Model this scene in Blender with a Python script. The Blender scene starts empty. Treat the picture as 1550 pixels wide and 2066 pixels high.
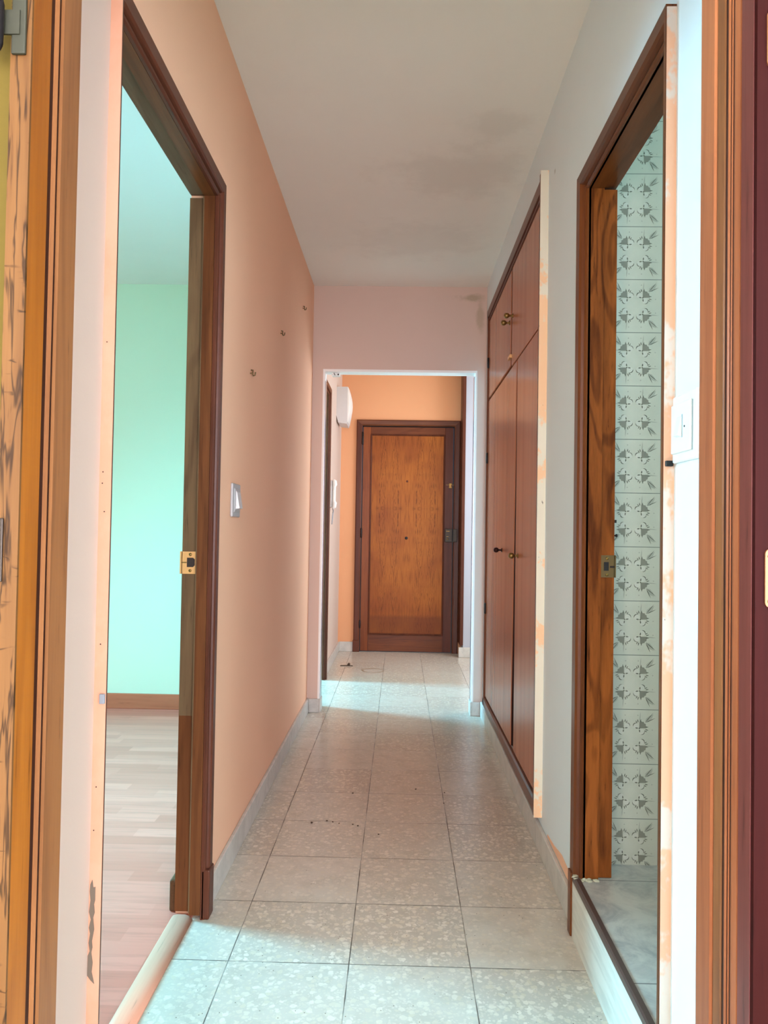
import bpy, math, random
from mathutils import Matrix, Vector
random.seed(7)
SC = bpy.context.scene
COL = SC.collection
PI = math.pi

# ------------------------------------------------------------------ materials
MATS = {}

def new_mat(name):
    m = bpy.data.materials.new(name); m.use_nodes = True
    nt = m.node_tree; nt.nodes.clear()
    out = nt.nodes.new('ShaderNodeOutputMaterial')
    b = nt.nodes.new('ShaderNodeBsdfPrincipled')
    nt.links.new(b.outputs[0], out.inputs[0])
    MATS[name] = m
    return m, nt, b

def N(nt, t, **kw):
    n = nt.nodes.new(t)
    for k, v in kw.items():
        setattr(n, k, v)
    return n

def L(nt, a, b):
    nt.links.new(a, b)

def math_n(nt, op, a, b=None, c=None, clamp=False):
    n = N(nt, 'ShaderNodeMath', operation=op, use_clamp=clamp)
    for i, v in enumerate((a, b, c)):
        if v is None: continue
        if isinstance(v, (int, float)): n.inputs[i].default_value = v
        else: L(nt, v, n.inputs[i])
    return n.outputs[0]

def mix_c(nt, f, a, b, mode='MIX'):
    n = N(nt, 'ShaderNodeMix', data_type='RGBA', blend_type=mode)
    for idx, v in ((0, f), (6, a), (7, b)):
        if isinstance(v, (int, float)): n.inputs[idx].default_value = v
        elif isinstance(v, tuple): n.inputs[idx].default_value = (*v, 1) if len(v) == 3 else v
        else: L(nt, v, n.inputs[idx])
    return n.outputs[2]

def ramp(nt, f, stops):
    n = N(nt, 'ShaderNodeValToRGB')
    cr = n.color_ramp
    while len(cr.elements) < len(stops): cr.elements.new(0.5)
    for e, (p, c) in zip(cr.elements, stops):
        e.position = p
        e.color = (c, c, c, 1) if isinstance(c, (int, float)) else (*c, 1)
    L(nt, f, n.inputs[0])
    return n.outputs[0]

def smooth(nt, v, lo, hi):
    n = N(nt, 'ShaderNodeMapRange', interpolation_type='SMOOTHSTEP')
    L(nt, v, n.inputs[0]); n.inputs[1].default_value = lo; n.inputs[2].default_value = hi
    return n.outputs[0]

def obj_co(nt):
    return N(nt, 'ShaderNodeTexCoord').outputs['Object']

def world_co(nt):
    return N(nt, 'ShaderNodeNewGeometry').outputs['Position']

def noise(nt, co, scale, detail=3, rough=.5, vscale=None, loc=None, dist=0.0):
    if vscale or loc:
        mp = N(nt, 'ShaderNodeMapping')
        if vscale: mp.inputs['Scale'].default_value = vscale
        if loc: mp.inputs['Location'].default_value = loc
        L(nt, co, mp.inputs[0]); co = mp.outputs[0]
    n = N(nt, 'ShaderNodeTexNoise')
    n.inputs['Scale'].default_value = scale; n.inputs['Detail'].default_value = detail
    n.inputs['Roughness'].default_value = rough; n.inputs['Distortion'].default_value = dist
    L(nt, co, n.inputs['Vector'])
    return n.outputs[0]

def bump(nt, b, h, strength=.2, dist=.01):
    n = N(nt, 'ShaderNodeBump'); n.inputs['Strength'].default_value = strength
    n.inputs['Distance'].default_value = dist
    L(nt, h, n.inputs['Height']); L(nt, n.outputs[0], b.inputs['Normal'])

def srgb(r, g, b):
    f = lambda c: (c/255/12.92) if c/255 <= .04045 else ((c/255+.055)/1.055)**2.4
    return (f(r), f(g), f(b))

def plain(name, c, rough=.5, metal=0.0, spec=.5):
    m, nt, b = new_mat(name)
    b.inputs['Base Color'].default_value = (*c, 1)
    b.inputs['Roughness'].default_value = rough
    b.inputs['Metallic'].default_value = metal
    b.inputs['Specular IOR Level'].default_value = spec
    co = obj_co(nt)
    v = noise(nt, co, 40, 2)
    L(nt, mix_c(nt, math_n(nt, 'MULTIPLY', v, .12), (*c, 1), tuple(x*.7 for x in c)), b.inputs['Base Color'])
    return m

def paint(name, c, rough=.75, var=.08, bumpy=.06, c2=None, spec=.3):
    m, nt, b = new_mat(name)
    co = world_co(nt)
    v = noise(nt, co, 1.7, 4, .6)
    dark = c2 or tuple(x*.8 for x in c)
    f = math_n(nt, 'MULTIPLY', smooth(nt, v, .35, .75), var*4)
    L(nt, mix_c(nt, f, (*c, 1), dark), b.inputs['Base Color'])
    b.inputs['Roughness'].default_value = rough
    b.inputs['Specular IOR Level'].default_value = spec
    bump(nt, b, noise(nt, co, 140, 3), bumpy, .004)
    return m

def wood(name, light, dark, axis='z', rough=.35, freq=26, pores=.8, figure=.5, stretch=.045, crack=0.0, k=.6, spec=.18):
    """varnished wood with grain that runs along one axis"""
    light = tuple(c*k for c in light); dark = tuple(c*k for c in dark)
    m, nt, b = new_mat(name)
    co = world_co(nt)
    s = [1, 1, 1]; s['xyz'.index(axis)] = stretch
    big = noise(nt, co, freq*.35, 3, .55, vscale=tuple(s), dist=.8)
    fine = noise(nt, co, freq*5, 4, .65, vscale=tuple(s))
    s2 = [1, 1, 1]; s2['xyz'.index(axis)] = stretch*2.2
    wv = noise(nt, co, freq*.22, 2, .5, vscale=tuple(s2), loc=(3, 7, 1), dist=.3)
    rings = math_n(nt, 'SINE', math_n(nt, 'MULTIPLY', wv, 70))
    rings = smooth(nt, rings, -.2, 1.0)
    f = math_n(nt, 'ADD', math_n(nt, 'MULTIPLY', smooth(nt, big, .3, .7), .55),
               math_n(nt, 'MULTIPLY', rings, figure*.5))
    f = math_n(nt, 'ADD', f, math_n(nt, 'MULTIPLY', math_n(nt, 'SUBTRACT', fine, .5), pores), clamp=True)
    c = mix_c(nt, f, (*light, 1), (*dark, 1))
    pore = smooth(nt, fine, .62, .72)
    c = mix_c(nt, math_n(nt, 'MULTIPLY', pore, pores*.7), c, tuple(x*.35 for x in dark))
    tone = noise(nt, co, 1.3, 2)
    c = mix_c(nt, math_n(nt, 'MULTIPLY', smooth(nt, tone, .4, .7), .25), c, tuple(x*1.1 for x in dark))
    if crack:
        def line(n, w):
            return math_n(nt, 'SUBTRACT', 1.0, smooth(nt, math_n(nt, 'ABSOLUTE', math_n(nt, 'SUBTRACT', n, .5)), 0.0, w))
        cr = line(noise(nt, co, 62, 3, .5, vscale=(1, 1, .10), dist=.5), .045)
        cr2 = math_n(nt, 'MULTIPLY', line(noise(nt, co, 26, 3, .6, vscale=(.25, .25, 1), loc=(1, 4, 2)), .02), smooth(nt, noise(nt, co, 30, 2), .5, .6))
        cr = math_n(nt, 'MAXIMUM', cr, cr2)
        c = mix_c(nt, math_n(nt, 'MULTIPLY', cr, crack), c, tuple(x*.15 for x in dark))
    L(nt, c, b.inputs['Base Color'])
    b.inputs['Roughness'].default_value = rough
    b.inputs['Specular IOR Level'].default_value = spec
    bump(nt, b, fine, .08, .002)
    return m

# wall and ceiling paints
paint('paint_peach', srgb(246, 194, 160), var=.03)
paint('paint_peach_deep', srgb(228, 168, 124), var=.03)
paint('paint_cream', srgb(210, 188, 174), var=.02)
paint('paint_mint', srgb(224, 238, 212), var=.01, bumpy=.02)
paint('paint_white', srgb(238, 236, 230), var=.02)
paint('paint_stub', srgb(178, 183, 194), var=.01)
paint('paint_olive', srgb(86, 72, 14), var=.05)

def paint_stained(name, c, stains):
    """white paint with a few smudges; each stain = (centre, radii, strength, colour)"""
    m, nt, b = new_mat(name)
    co = world_co(nt)
    v = noise(nt, co, 1.3, 5, .6)
    col = mix_c(nt, math_n(nt, 'MULTIPLY', smooth(nt, v, .4, .75), .25), (*c, 1), tuple(x*.86 for x in c))
    nz = noise(nt, co, 9, 5, .65)
    for cen, rad, k, sc in stains:
        mp = N(nt, 'ShaderNodeMapping', vector_type='TEXTURE')
        mp.inputs['Location'].default_value = cen; mp.inputs['Scale'].default_value = rad
        L(nt, co, mp.inputs[0])
        ln = N(nt, 'ShaderNodeVectorMath', operation='LENGTH'); L(nt, mp.outputs[0], ln.inputs[0])
        d = math_n(nt, 'ADD', ln.outputs['Value'], math_n(nt, 'MULTIPLY', math_n(nt, 'SUBTRACT', nz, .5), 1.6))
        f = math_n(nt, 'MULTIPLY', math_n(nt, 'SUBTRACT', 1.0, smooth(nt, d, .3, 1.0)), k)
        col = mix_c(nt, f, col, sc)
    L(nt, col, b.inputs['Base Color'])
    b.inputs['Roughness'].default_value = .8
    b.inputs['Specular IOR Level'].default_value = .25
    bump(nt, b, noise(nt, co, 60, 4), .05, .005)
    return m

paint_stained('paint_ceiling', srgb(232, 230, 222), [
    ((.22, 3.0, 2.515), (.40, .28, .3), .15, srgb(150, 140, 128)),
    ((.05, 3.7, 2.515), (.45, .30, .3), .12, srgb(160, 150, 140)),
    ((.33, 2.62, 2.515), (.16, .14, .3), .14, srgb(150, 146, 136))])
paint_stained('paint_end_wall', srgb(214, 190, 176), [
    ((.40, 4.40, 2.45), (.13, .3, .035), .55, srgb(150, 138, 105)),
    ((.455, 4.40, 2.35), (.03, .3, .12), .45, srgb(160, 145, 112))])
paint_stained('paint_right_wall', srgb(226, 238, 242), [
    ((.495, 2.46, 2.27), (.3, .016, .016), .7, srgb(150, 150, 145))])

# woods
wood('wood_frame', srgb(150, 92, 52), srgb(84, 44, 24), figure=.35)
wood('wood_frame_y', srgb(150, 92, 52), srgb(84, 44, 24), axis='y', figure=.35)
wood('wood_frame_x', srgb(150, 88, 50), srgb(92, 46, 26), axis='x', figure=.35)
wood('wood_casing', srgb(128, 72, 50), srgb(78, 40, 28), figure=.2)
wood('wood_casing_y', srgb(128, 72, 50), srgb(78, 40, 28), axis='y', figure=.2)
wood('wood_bare', srgb(150, 120, 84), srgb(104, 76, 50), figure=.6, rough=.6)
wood('wood_bare_y', srgb(165, 140, 112), srgb(120, 96, 72), axis='y', figure=.5, rough=.6)
wood('wood_bath', srgb(158, 88, 38), srgb(82, 38, 14), figure=.8, freq=30, stretch=.10, rough=.28, k=.95)
wood('wood_bath_y', srgb(150, 84, 40), srgb(88, 44, 20), axis='y', figure=.3, rough=.28)
wood('wood_bath_casing', srgb(144, 80, 40), srgb(92, 46, 24), figure=.2, rough=.3)
wood('wood_bath_casing_y', srgb(140, 82, 50), srgb(96, 52, 32), axis='y', figure=.2, rough=.3)
wood('wood_amber', srgb(196, 122, 40), srgb(140, 76, 22), figure=.35, freq=30, rough=.35, pores=.7)
wood('wood_jamb', srgb(172, 118, 72), srgb(112, 66, 38), figure=.4, freq=34, rough=.4)
wood('wood_crackle', srgb(138, 98, 54), srgb(98, 62, 30), figure=.5, crack=.8, rough=.45)
wood('wood_jamb_red', srgb(192, 124, 82), srgb(134, 74, 46), figure=.3, rough=.35, k=.7)
wood('wood_purple', srgb(140, 82, 78), srgb(98, 50, 48), figure=.1, rough=.3)
wood('wood_groove_shade', srgb(70, 30, 14), srgb(44, 18, 8), figure=.1, rough=.5)  # dark colour that stands in for shade in the frame grooves
wood('wood_mahogany', srgb(66, 24, 22), srgb(44, 15, 14), figure=.1, rough=.5, spec=.05)
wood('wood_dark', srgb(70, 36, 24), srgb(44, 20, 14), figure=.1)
wood('wood_wardrobe', srgb(190, 122, 88), srgb(142, 82, 56), figure=.12, freq=34, rough=.25, pores=.5, stretch=.02, spec=.3, k=.98)
wood('wood_wardrobe_frame', srgb(140, 86, 68), srgb(98, 56, 44), axis='y', figure=.1, rough=.3)
wood('wood_wardrobe_stile', srgb(150, 88, 62), srgb(108, 60, 42), figure=.1, rough=.3)
wood('wood_door_stile', srgb(164, 90, 46), srgb(110, 54, 28), figure=.3, freq=30, k=.75)
wood('wood_door_stile_dark', srgb(124, 66, 46), srgb(84, 40, 28), figure=.3, freq=30)
wood('wood_door_rail', srgb(150, 84, 46), srgb(100, 50, 28), axis='x', figure=.5, freq=30)
wood('wood_threshold', srgb(246, 178, 150), srgb(230, 156, 130), axis='y', figure=.15, rough=.4, k=1.0)
wood('wood_skirting', srgb(206, 122, 90), srgb(176, 98, 72), axis='x', figure=.2, k=1.0)
wood('wood_skirting_y', srgb(120, 84, 56), srgb(90, 58, 38), axis='y', figure=.2)

def front_panel():
    """book-matched oak veneer: four mirrored leaves, mirrored again at mid height"""
    m, nt, b = new_mat('wood_door_panel')
    co = world_co(nt)
    sp = N(nt, 'ShaderNodeSeparateXYZ'); L(nt, co, sp.inputs[0])
    x = math_n(nt, 'ADD', sp.outputs[0], .262 + .65)
    lf = math_n(nt, 'PINGPONG', x, .1625)                      # mirrored leaves
    z = math_n(nt, 'ABSOLUTE', math_n(nt, 'SUBTRACT', sp.outputs[2], 1.262))
    cb = N(nt, 'ShaderNodeCombineXYZ'); L(nt, lf, cb.inputs[0]); L(nt, z, cb.inputs[2])
    n1 = noise(nt, cb.outputs[0], 9, 3, .5, vscale=(1, 1, .25))
    xc = math_n(nt, 'SUBTRACT', lf, .105)
    par = math_n(nt, 'MULTIPLY', math_n(nt, 'ABSOLUTE', xc), 9.0)
    g = math_n(nt, 'ADD', math_n(nt, 'MULTIPLY', z, .95), par)
    g = math_n(nt, 'ADD', g, math_n(nt, 'MULTIPLY', n1, .9))
    st = math_n(nt, 'SINE', math_n(nt, 'MULTIPLY', g, 52))
    st = smooth(nt, st, .25, 1.0)
    fade = math_n(nt, 'SUBTRACT', 1.0, smooth(nt, math_n(nt, 'ABSOLUTE', xc), .01, .06))
    brk = smooth(nt, noise(nt, cb.outputs[0], 60, 3, .6, vscale=(1, 1, .3)), .4, .65)
    st = math_n(nt, 'MULTIPLY', math_n(nt, 'MULTIPLY', st, fade), brk)
    fine = noise(nt, cb.outputs[0], 150, 4, .65, vscale=(1, 1, .04))
    tone = noise(nt, co, 2.6, 3, .5, vscale=(1, 1, .7))
    c = mix_c(nt, smooth(nt, tone, .35, .7), srgb(168, 98, 36), srgb(138, 72, 30))
    c = mix_c(nt, math_n(nt, 'MULTIPLY', smooth(nt, fine, .45, .68), .6), c, srgb(100, 48, 16))
    c = mix_c(nt, math_n(nt, 'MULTIPLY', st, .85), c, srgb(62, 26, 8))
    # small knots along the seam between the upper and lower veneers
    kn = N(nt, 'ShaderNodeCombineXYZ'); L(nt, lf, kn.inputs[0]); L(nt, z, kn.inputs[2])
    k1 = noise(nt, kn.outputs[0], 30, 3, .6, dist=1.0)
    seam = math_n(nt, 'SUBTRACT', 1.0, smooth(nt, z, .0, .03))
    kf = math_n(nt, 'MULTIPLY', math_n(nt, 'MULTIPLY', seam, smooth(nt, k1, .5, .7)), .5)
    c = mix_c(nt, kf, c, srgb(88, 44, 16))
    # greyer worn band along the foot of the panel
    low = math_n(nt, 'SUBTRACT', 1.0, smooth(nt, math_n(nt, 'ADD', sp.outputs[2], math_n(nt, 'MULTIPLY', tone, .06)), .33, .37))
    c = mix_c(nt, math_n(nt, 'MULTIPLY', low, .5), c, srgb(92, 46, 28))
    L(nt, c, b.inputs['Base Color'])
    b.inputs['Roughness'].default_value = .38
    b.inputs['Specular IOR Level'].default_value = .15
    bump(nt, b, fine, .06, .002)
front_panel()

def terrazzo(name, ox, oy, size):
    m, nt, b = new_mat(name)
    co = world_co(nt)
    sp = N(nt, 'ShaderNodeSeparateXYZ'); L(nt, co, sp.inputs[0])
    u = math_n(nt, 'DIVIDE', math_n(nt, 'SUBTRACT', sp.outputs[0], ox), size)
    v = math_n(nt, 'DIVIDE', math_n(nt, 'SUBTRACT', sp.outputs[1], oy), size)
    cell = N(nt, 'ShaderNodeCombineXYZ')
    L(nt, math_n(nt, 'FLOOR', u), cell.inputs[0]); L(nt, math_n(nt, 'FLOOR', v), cell.inputs[1])
    wn = N(nt, 'ShaderNodeTexWhiteNoise', noise_dimensions='2D'); L(nt, cell.outputs[0], wn.inputs['Vector'])
    tile = wn.outputs['Value']
    def edge(t):
        fr = math_n(nt, 'FRACT', t)
        return math_n(nt, 'SUBTRACT', .5, math_n(nt, 'ABSOLUTE', math_n(nt, 'SUBTRACT', fr, .5)))
    e = math_n(nt, 'MINIMUM', edge(u), edge(v))
    wob = noise(nt, co, 30, 3)
    e = math_n(nt, 'ADD', e, math_n(nt, 'MULTIPLY', math_n(nt, 'SUBTRACT', wob, .5), .006))
    joint = math_n(nt, 'SUBTRACT', 1.0, smooth(nt, e, .0025, .0065))
    # chips: shift the pattern per tile so that it breaks at the joints
    off = N(nt, 'ShaderNodeVectorMath', operation='SCALE'); L(nt, cell.outputs[0], off.inputs[0]); off.inputs['Scale'].default_value = 1.37
    ad = N(nt, 'ShaderNodeVectorMath', operation='ADD'); L(nt, co, ad.inputs[0]); L(nt, off.outputs[0], ad.inputs[1])
    nn = N(nt, 'ShaderNodeTexNoise'); nn.inputs['Scale'].default_value = 60; nn.inputs['Detail'].default_value = 2
    L(nt, ad.outputs[0], nn.inputs['Vector'])
    dist = mix_c(nt, .008, ad.outputs[0], nn.outputs[1], 'LINEAR_LIGHT')
    def chips(scale, thr, keep):
        vo = N(nt, 'ShaderNodeTexVoronoi'); vo.inputs['Scale'].default_value = scale
        L(nt, dist, vo.inputs['Vector'])
        inside = math_n(nt, 'SUBTRACT', 1.0, smooth(nt, vo.outputs['Distance'], thr*.7, thr))
        sc = N(nt, 'ShaderNodeSeparateColor'); L(nt, vo.outputs['Color'], sc.inputs[0])
        k = smooth(nt, sc.outputs[0], keep, keep+.2)
        return math_n(nt, 'MULTIPLY', inside, k), sc.outputs[1]
    c1, r1 = chips(60, .52, .2)
    c2, r2 = chips(120, .5, .2)
    base = mix_c(nt, tile, srgb(202, 196, 183), srgb(188, 180, 167))
    blot = noise(nt, ad.outputs[0], 14, 4, .6)
    base = mix_c(nt, math_n(nt, 'MULTIPLY', smooth(nt, blot, .4, .7), .4), base, srgb(174, 165, 150))
    amt = math_n(nt, 'ADD', math_n(nt, 'MULTIPLY', tile, .4), .32)
    chipc = mix_c(nt, r1, srgb(230, 222, 206), srgb(204, 193, 170))
    col = mix_c(nt, math_n(nt, 'MULTIPLY', c2, math_n(nt, 'MULTIPLY', amt, .6)), base, chipc)
    col = mix_c(nt, math_n(nt, 'MULTIPLY', c1, amt), col, chipc)
    specks = N(nt, 'ShaderNodeTexVoronoi'); specks.inputs['Scale'].default_value = 70; L(nt, co, specks.inputs['Vector'])
    s2 = N(nt, 'ShaderNodeSeparateColor'); L(nt, specks.outputs['Color'], s2.inputs[0])
    sk = math_n(nt, 'MULTIPLY', math_n(nt, 'SUBTRACT', 1.0, smooth(nt, specks.outputs['Distance'], .07, .12)), smooth(nt, s2.outputs[2], .97, .98))
    col = mix_c(nt, math_n(nt, 'MULTIPLY', sk, .8), col, srgb(70, 52, 40))
    jn = smooth(nt, noise(nt, co, 7, 2), .3, .55)
    jf = math_n(nt, 'MULTIPLY', joint, math_n(nt, 'ADD', math_n(nt, 'MULTIPLY', jn, .5), .4))
    col = mix_c(nt, jf, col, srgb(62, 50, 40))
    L(nt, col, b.inputs['Base Color'])
    b.inputs['Roughness'].default_value = .27
    b.inputs['Specular IOR Level'].default_value = .75
    rr = math_n(nt, 'ADD', math_n(nt, 'MULTIPLY', blot, .16), math_n(nt, 'ADD', math_n(nt, 'MULTIPLY', joint, .4), .16))
    L(nt, rr, b.inputs['Roughness'])
    bump(nt, b, math_n(nt, 'SUBTRACT', 1.0, joint), .25, .002)
    return m
terrazzo('terrazzo', -.409, 1.875, .30)

def laminate():
    m, nt, b = new_mat('laminate')
    co = world_co(nt)
    sp = N(nt, 'ShaderNodeSeparateXYZ'); L(nt, co, sp.inputs[0])
    row = math_n(nt, 'FLOOR', math_n(nt, 'DIVIDE', sp.outputs[1], .065))
    wn = N(nt, 'ShaderNodeTexWhiteNoise', noise_dimensions='1D'); L(nt, row, wn.inputs['W'])
    xs = math_n(nt, 'ADD', math_n(nt, 'DIVIDE', sp.outputs[0], .45), math_n(nt, 'MULTIPLY', wn.outputs['Value'], 7))
    cb = N(nt, 'ShaderNodeCombineXYZ'); L(nt, math_n(nt, 'FLOOR', xs), cb.inputs[0]); L(nt, row, cb.inputs[1])
    w2 = N(nt, 'ShaderNodeTexWhiteNoise', noise_dimensions='2D'); L(nt, cb.outputs[0], w2.inputs['Vector'])
    g = noise(nt, co, 60, 4, .6, vscale=(.06, 1, 1))
    c = mix_c(nt, w2.outputs['Value'], srgb(232, 142, 124), srgb(210, 120, 102))
    c = mix_c(nt, math_n(nt, 'MULTIPLY', smooth(nt, g, .45, .7), .4), c, srgb(186, 106, 92))
    L(nt, c, b.inputs['Base Color'])
    b.inputs['Roughness'].default_value = .33
laminate()

def stone_tile(name, c1, c2, ox, oy, sx, sy, jc, rough=.3, jw=.0022):
    m, nt, b = new_mat(name)
    co = world_co(nt)
    sp = N(nt, 'ShaderNodeSeparateXYZ'); L(nt, co, sp.inputs[0])
    def edge(s, o, size):
        t = math_n(nt, 'FRACT', math_n(nt, 'DIVIDE', math_n(nt, 'SUBTRACT', s, o), size))
        d = math_n(nt, 'SUBTRACT', .5, math_n(nt, 'ABSOLUTE', math_n(nt, 'SUBTRACT', t, .5)))
        return math_n(nt, 'MULTIPLY', d, size)
    e = math_n(nt, 'MINIMUM', edge(sp.outputs[0], ox, sx), edge(sp.outputs[1], oy, sy))
    j = math_n(nt, 'SUBTRACT', 1.0, smooth(nt, e, jw*.4, jw))
    n1 = noise(nt, co, 9, 6, .65, dist=1.2)
    c = mix_c(nt, smooth(nt, n1, .35, .68), (*c1, 1), (*c2, 1))
    n2 = noise(nt, co, 40, 4, .6)
    c = mix_c(nt, math_n(nt, 'MULTIPLY', smooth(nt, n2, .5, .7), .3), c, tuple(x*1.12 for x in c1))
    c = mix_c(nt, math_n(nt, 'MULTIPLY', j, .85), c, jc)
    L(nt, c, b.inputs['Base Color'])
    b.inputs['Roughness'].default_value = rough
stone_tile('bath_floor', srgb(196, 190, 180), srgb(158, 154, 150), .39, 1.553, .45, .45, srgb(70, 66, 64))

def wall_tile():
    m, nt, b = new_mat('wall_tile')
    co = world_co(nt)
    sp = N(nt, 'ShaderNodeSeparateXYZ'); L(nt, co, sp.inputs[0])
    def edge(s, o, size):
        t = math_n(nt, 'FRACT', math_n(nt, 'DIVIDE', math_n(nt, 'SUBTRACT', s, o), size))
        d = math_n(nt, 'SUBTRACT', .5, math_n(nt, 'ABSOLUTE', math_n(nt, 'SUBTRACT', t, .5)))
        return math_n(nt, 'MULTIPLY', d, size)
    h = math_n(nt, 'ADD', sp.outputs[0], math_n(nt, 'SUBTRACT', sp.outputs[1], 2.10))
    e = math_n(nt, 'MINIMUM', edge(h, .725, .15), edge(sp.outputs[2], .139, .15))
    j = math_n(nt, 'SUBTRACT', 1.0, smooth(nt, e, .0005, .0014))
    n1 = noise(nt, co, 18, 3)
    c = mix_c(nt, n1, srgb(202, 202, 188), srgb(194, 194, 180))
    c = mix_c(nt, math_n(nt, 'MULTIPLY', j, .75), c, srgb(84, 92, 88))
    L(nt, c, b.inputs['Base Color'])
    b.inputs['Roughness'].default_value = .25
wall_tile()
plain('flower_dark', srgb(138, 136, 124), .3)
plain('flower_stroke', srgb(112, 111, 100), .3)
plain('flower_leaf', srgb(172, 172, 160), .3)
plain('flower_light', srgb(200, 199, 188), .3)

def riser_tile():
    m, nt, b = new_mat('riser_tile')
    co = world_co(nt)
    n1 = noise(nt, co, 60, 4, .6, vscale=(1, .12, 1))
    c = mix_c(nt, smooth(nt, n1, .35, .7), srgb(226, 226, 216), srgb(206, 206, 196))
    L(nt, c, b.inputs['Base Color'])
    b.inputs['Roughness'].default_value = .3
riser_tile()
stone_tile('skirting_stone', srgb(206, 203, 196), srgb(186, 184, 178), .1, 1.0, 90, .6, srgb(150, 146, 138), rough=.35, jw=.001)

def worn_edge(name, a, c, mixlo, mixhi, chips, chip_lo):
    """peach and cream paint worn through on the side of a frame"""
    m, nt, b = new_mat(name)
    co = world_co(nt)
    n1 = noise(nt, co, 5, 5, .7, vscale=(1, 1, .8), loc=(0, 0, 2.3))
    n2 = noise(nt, co, 70, 4, .65, vscale=(1, 1, .35))
    col = mix_c(nt, smooth(nt, math_n(nt, 'ADD', n1, math_n(nt, 'MULTIPLY', math_n(nt, 'SUBTRACT', n2, .5), .12)), mixlo, mixhi), (*a, 1), (*c, 1))
    n3 = noise(nt, co, 55, 4, .6, vscale=(1, 1, .3), loc=(5, 2, 0))
    col = mix_c(nt, math_n(nt, 'MULTIPLY', smooth(nt, n3, chip_lo, chip_lo+.03), chips), col, srgb(96, 84, 70))
    L(nt, col, b.inputs['Base Color']); b.inputs['Roughness'].default_value = .7
    bump(nt, b, n2, .15, .003)
worn_edge('edge_peach', srgb(226, 174, 146), srgb(222, 166, 136), .4, .6, .5, .73)
worn_edge('edge_mixed', srgb(236, 182, 148), srgb(224, 208, 196), .46, .52, .8, .70)
worn_edge('edge_wardrobe', srgb(246, 200, 156), srgb(232, 222, 200), .45, .50, .8, .70)
plain('chip_grey', srgb(120, 108, 94), .8)

# fittings
plain('brass', srgb(226, 172, 110), .4, .3)
plain('brass_old', srgb(140, 112, 62), .4, .85)
plain('brass_dull', srgb(120, 98, 62), .5, .6)
plain('copper', srgb(158, 104, 72), .42, .6)
plain('iron', srgb(34, 30, 32), .45, .5)
plain('hinge_green', srgb(46, 48, 34), .6, .2)
plain('lock_brown', srgb(50, 40, 30), .45, .3)
plain('black', srgb(18, 15, 14), .6)
plain('hole_brown', srgb(40, 24, 16), .7)
plain('switch_grey', srgb(172, 168, 168), .4)
plain('switch_pale', srgb(196, 191, 191), .35)
plain('plastic_white', srgb(236, 236, 232), .35)
plain('plastic_grey', srgb(208, 206, 206), .4)
plain('plastic_shade', srgb(150, 158, 168), .4)
plain('groove_grey', srgb(150, 164, 166), .6)
plain('trim_white', srgb(246, 244, 240), .5)
plain('steel', srgb(180, 184, 190), .3, .9)
plain('step_edge', srgb(92, 72, 66), .35, .3)
plain('plaster', srgb(196, 190, 164), .9)
plain('stain_brown', srgb(150, 132, 108), .5)
plain('debris', srgb(66, 48, 34), .8)

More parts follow.
